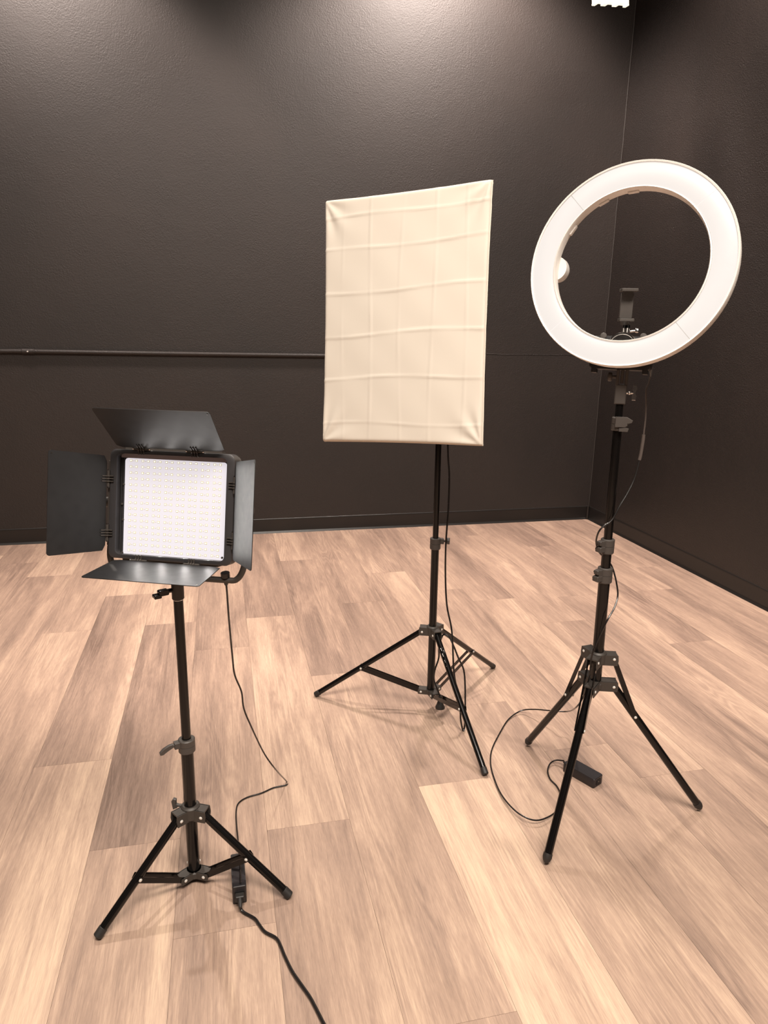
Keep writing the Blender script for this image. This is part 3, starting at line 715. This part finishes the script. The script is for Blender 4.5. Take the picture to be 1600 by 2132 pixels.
# control dial on the back at the left
a = math.radians(180); c = RQ(-.188, .004, -.05)
b = MB(); b.lathe(c, -rn, [(-.018, .030), (.004, .031), (.014, .029), (.022, .024), (.024, .0)], 32); b.build('control_dial', M_RINGW, rg)
# black mounting box behind the foot of the ring, with corner lugs and screws
b = MB(); b.box(RQ(0, -.200, -.062), rr, ru, rn, .150, .082, .022, .010, .002)
for sx in (-1, 1):
    b.box(RQ(sx*.062, -.242, -.060), rr, ru, rn, .013, .016, .018, .002, .001)
b.build('mount_plate', M_RINGB, rg)
for sx in (-.048, .048):
    b = MB(); b.lathe(RQ(sx, -.160, -.052), rn, [(0, .008), (.003, .0085), (.005, .007), (.0055, .003)], 14); b.build('knurled_nut', M_CLAMP, rg)
b = MB(); b.lathe(RQ(0, -.186, -.052), rn, [(0, .036), (.006, .036), (.008, .034), (.008, .031), (.005, .030), (.0045, 0)], 36); b.build('chrome_boss', M_STEEL, rg)
# tilt bracket down to the stand
top = Rax(1.165)
b = MB(); s_ = V((.85, -.52, 0)).normalized(); f_ = V((-.52, -.85, 0)).normalized()
cpt = Rax(1.20); 
b.box(cpt-UP*.008, s_, f_, UP, .028, .026, .048, .004, .002)                      # socket body
for sg in (-1, 1): b.box(cpt+s_*sg*.0105+UP*.034, s_, f_, UP, .0075, .022, .040, .002, .001)   # fork cheeks
b.build('tilt_bracket', M_CLAMP, rg)
b = MB(); b.box(cpt+UP*.046, s_, f_, UP, .0075, .016, .052, .002, .001); b.box(cpt+UP*.072, s_, f_, UP, .027, .030, .018, .002, .001)
b.cyl(cpt+UP*.075, RQ(0, -.235, -.064), .009, None, 14)
b.build('tilt_tongue', M_CLAMP, rg)
b = MB(); e = cpt+s_*.014-UP*.004
b.cyl(e, e+s_*.016, .003, None, 10); b.ball(e+s_*.007, .0045)
b.prism([(-.005, -.018), (.004, -.018), (.006, -.008), (.003, 0), (.006, .012), (.004, .020), (-.004, .020), (-.006, .010), (-.003, 0), (-.006, -.008)], e+s_*.019, s_, UP, f_, -.004, .004, .0015)
b.build('wing_screw', M_STEEL, rg)
b = MB(); e = cpt-s_*.014+UP*.034
b.cyl(e, e-s_*.010, .004, None, 10); b.lathe(e-s_*.010, -s_, [(0, .009), (.002, .011), (.009, .011), (.011, .008), (.012, 0)], 12)
b.build('tilt_knob', M_CLAMP, rg)
# phone holder on a ball head
ph = empty('phone_holder', atY(1303, 690, 1.63), 'small black phone clamp on a ball head inside the ring light', 'phone holder')
def PH(x, y): return atY(x, y, 1.63)
b = MB(); b.cyl(PH(1303, 706), PH(1306, 676), .0095, .0085, 18, .001); b.cyl(PH(1306, 678), PH(1307, 668), .004, None, 12); b.build('ball_head', M_TUBE, ph)
b = MB(); b.cyl(PH(1303, 698), PH(1304, 683), .0098, None, 18); b.build('chrome_sleeve', M_STEEL, ph)
b = MB(); e = PH(1312, 690); b.cyl(e, e+V((.014, -.004, .002)), .003); b.lathe(e+V((.012, -.004, .002)), V((1, -.3, .1)), [(0, .004), (.003, .006), (.007, .006), (.009, .003)], 10); b.build('lock_knob', M_STEEL, ph)
fx_ = V((.94, -.34, 0)).normalized(); fy_ = V((-.34, -.94, 0)).normalized()
pc = PH(1305, 637)
b = MB(); b.box(pc, fx_, UP, fy_, .030, .060, .010, .002, .001); b.build('clamp_back', M_CLAMP, ph)
b = MB(); b.box(pc+UP*.037+fy_*.012, fx_, fy_, UP, .040, .034, .007, .003, .001); b.box(pc+UP*.031, fx_, fy_, UP, .024, .014, .014, .001); b.build('upper_jaw', M_CLAMP, ph)
b = MB(); b.box(pc-UP*.034+fy_*.010, fx_, fy_, UP, .036, .030, .007, .003, .001); b.cyl(pc-UP*.046, pc-UP*.034, .009, .014, 16); b.build('lower_jaw', M_CLAMP, ph)
# ring light cable
yA = 1.56
p1 = [atY(1356, 772, 1.60), atY(1352, 795, 1.60), atY(1346, 812, 1.60), atY(1346, 840, 1.60), atY(1345, 870, 1.60), atY(1341, 905, 1.60)]
b = MB(); b.tube(p1, .0019, 8, 5); rc_ = b.build('power_cable', M_CLEARCORD)
tag(rc_, 'thin cable from the ring light past the right stand, looping on the floor', 'cable')
b = MB(); b.tube([p1[-1], atY(1340, 915, 1.60), atY(1335, 945, 1.60), atY(1332, 958, 1.60)], .0044, 12, 4); b.build('inline_connector', M_CLEARCORD, rc_)
b = MB(); b.cyl(atY(1357, 762, 1.60), atY(1355, 784, 1.60), .005, .0035, 12); b.build('cable_plug', M_STEEL, rc_)
yf = 1.555
p2 = [atY(1332, 958, 1.60), atY(1322, 995, 1.59), atY(1308, 1025, 1.58), atY(1290, 1055, 1.57), atY(1278, 1078, 1.565), atY(1268, 1089, 1.562), atY(1258, 1095, 1.560), atY(1247, 1108, 1.56), atY(1242, 1128, 1.575), atY(1247, 1148, 1.60), atY(1258, 1160, 1.622),
      atY(1270, 1172, 1.622), atY(1277, 1185, 1.615), atY(1284, 1212, 1.60), atY(1287, 1240, 1.59), atY(1280, 1265, 1.575), atY(1266, 1290, 1.562), atY(1252, 1318, 1.562), atY(1240, 1345, 1.56), atY(1232, 1370, 1.56), atY(1229, 1400, 1.57), atY(1222, 1430, 1.59), atY(1213, 1455, 1.61), atY(1200, 1473, 1.63)]
p2 += [atZ(1185, 1481, .10), atZ(1160, 1481, .075), atZ(1140, 1479, .055), atZ(1110, 1477, .03), atZ(1085, 1480, .012), atZ(1060, 1497, .004), atZ(1042, 1525, .003), atZ(1025, 1560, .003), atZ(1022, 1590, .003), atZ(1030, 1622, .004), atZ(1045, 1655, .010), atZ(1070, 1685, .016), atZ(1095, 1702, .018), atZ(1118, 1708, .016), atZ(1140, 1702, .012), atZ(1158, 1690, .008), atZ(1167, 1672, .005), atZ(1168, 1655, .004), atZ(1160, 1637, .003), atZ(1146, 1622, .003), atZ(1141, 1605, .004), atZ(1146, 1590, .008), atZ(1158, 1583, .014), atZ(1175, 1584, .022)]
b = MB(); b.tube(p2, .0024, 8, 5); b.build('lower_cable', M_CORD, rc_)
# adapter at right: floor corners from its footprint
A_, B_ = V((1.008, 1.748, 0)), V((1.057, 1.650, 0)); aR = (B_-A_).normalized(); sR = aR.cross(UP)
if sR.x < 0: sR = -sR
wR, lR = .046, (B_-A_).length+.004
cR = (A_+B_)/2+sR*(-wR/2 if False else wR/2)
root, a, s_ = brick(cR, aR, lR, wR, .031, 'black power adapter lying on the floor under the right stand, empty socket facing the camera')
b = MB(); b.box(cR+aR*(lR/2+.0002)+UP*.0155, s_, UP, a, .022, .017, .002, .003); sk = b.build('inlet_socket', M_DARK, root)
b = MB(); b.cyl(cR+aR*(lR/2-.002)+UP*.017, cR+aR*(lR/2+.002)+UP*.017, .0016, None, 8)
b.build('socket_pin', M_STEEL, sk)
b = MB(); st0 = cR-aR*(lR/2)+UP*.016; b.lathe(st0+aR*.002, -aR, [(0, .008), (.006, .007), (.012, .004), (.016, .003)], 12); b.build('strain_relief', M_BRICK, root)
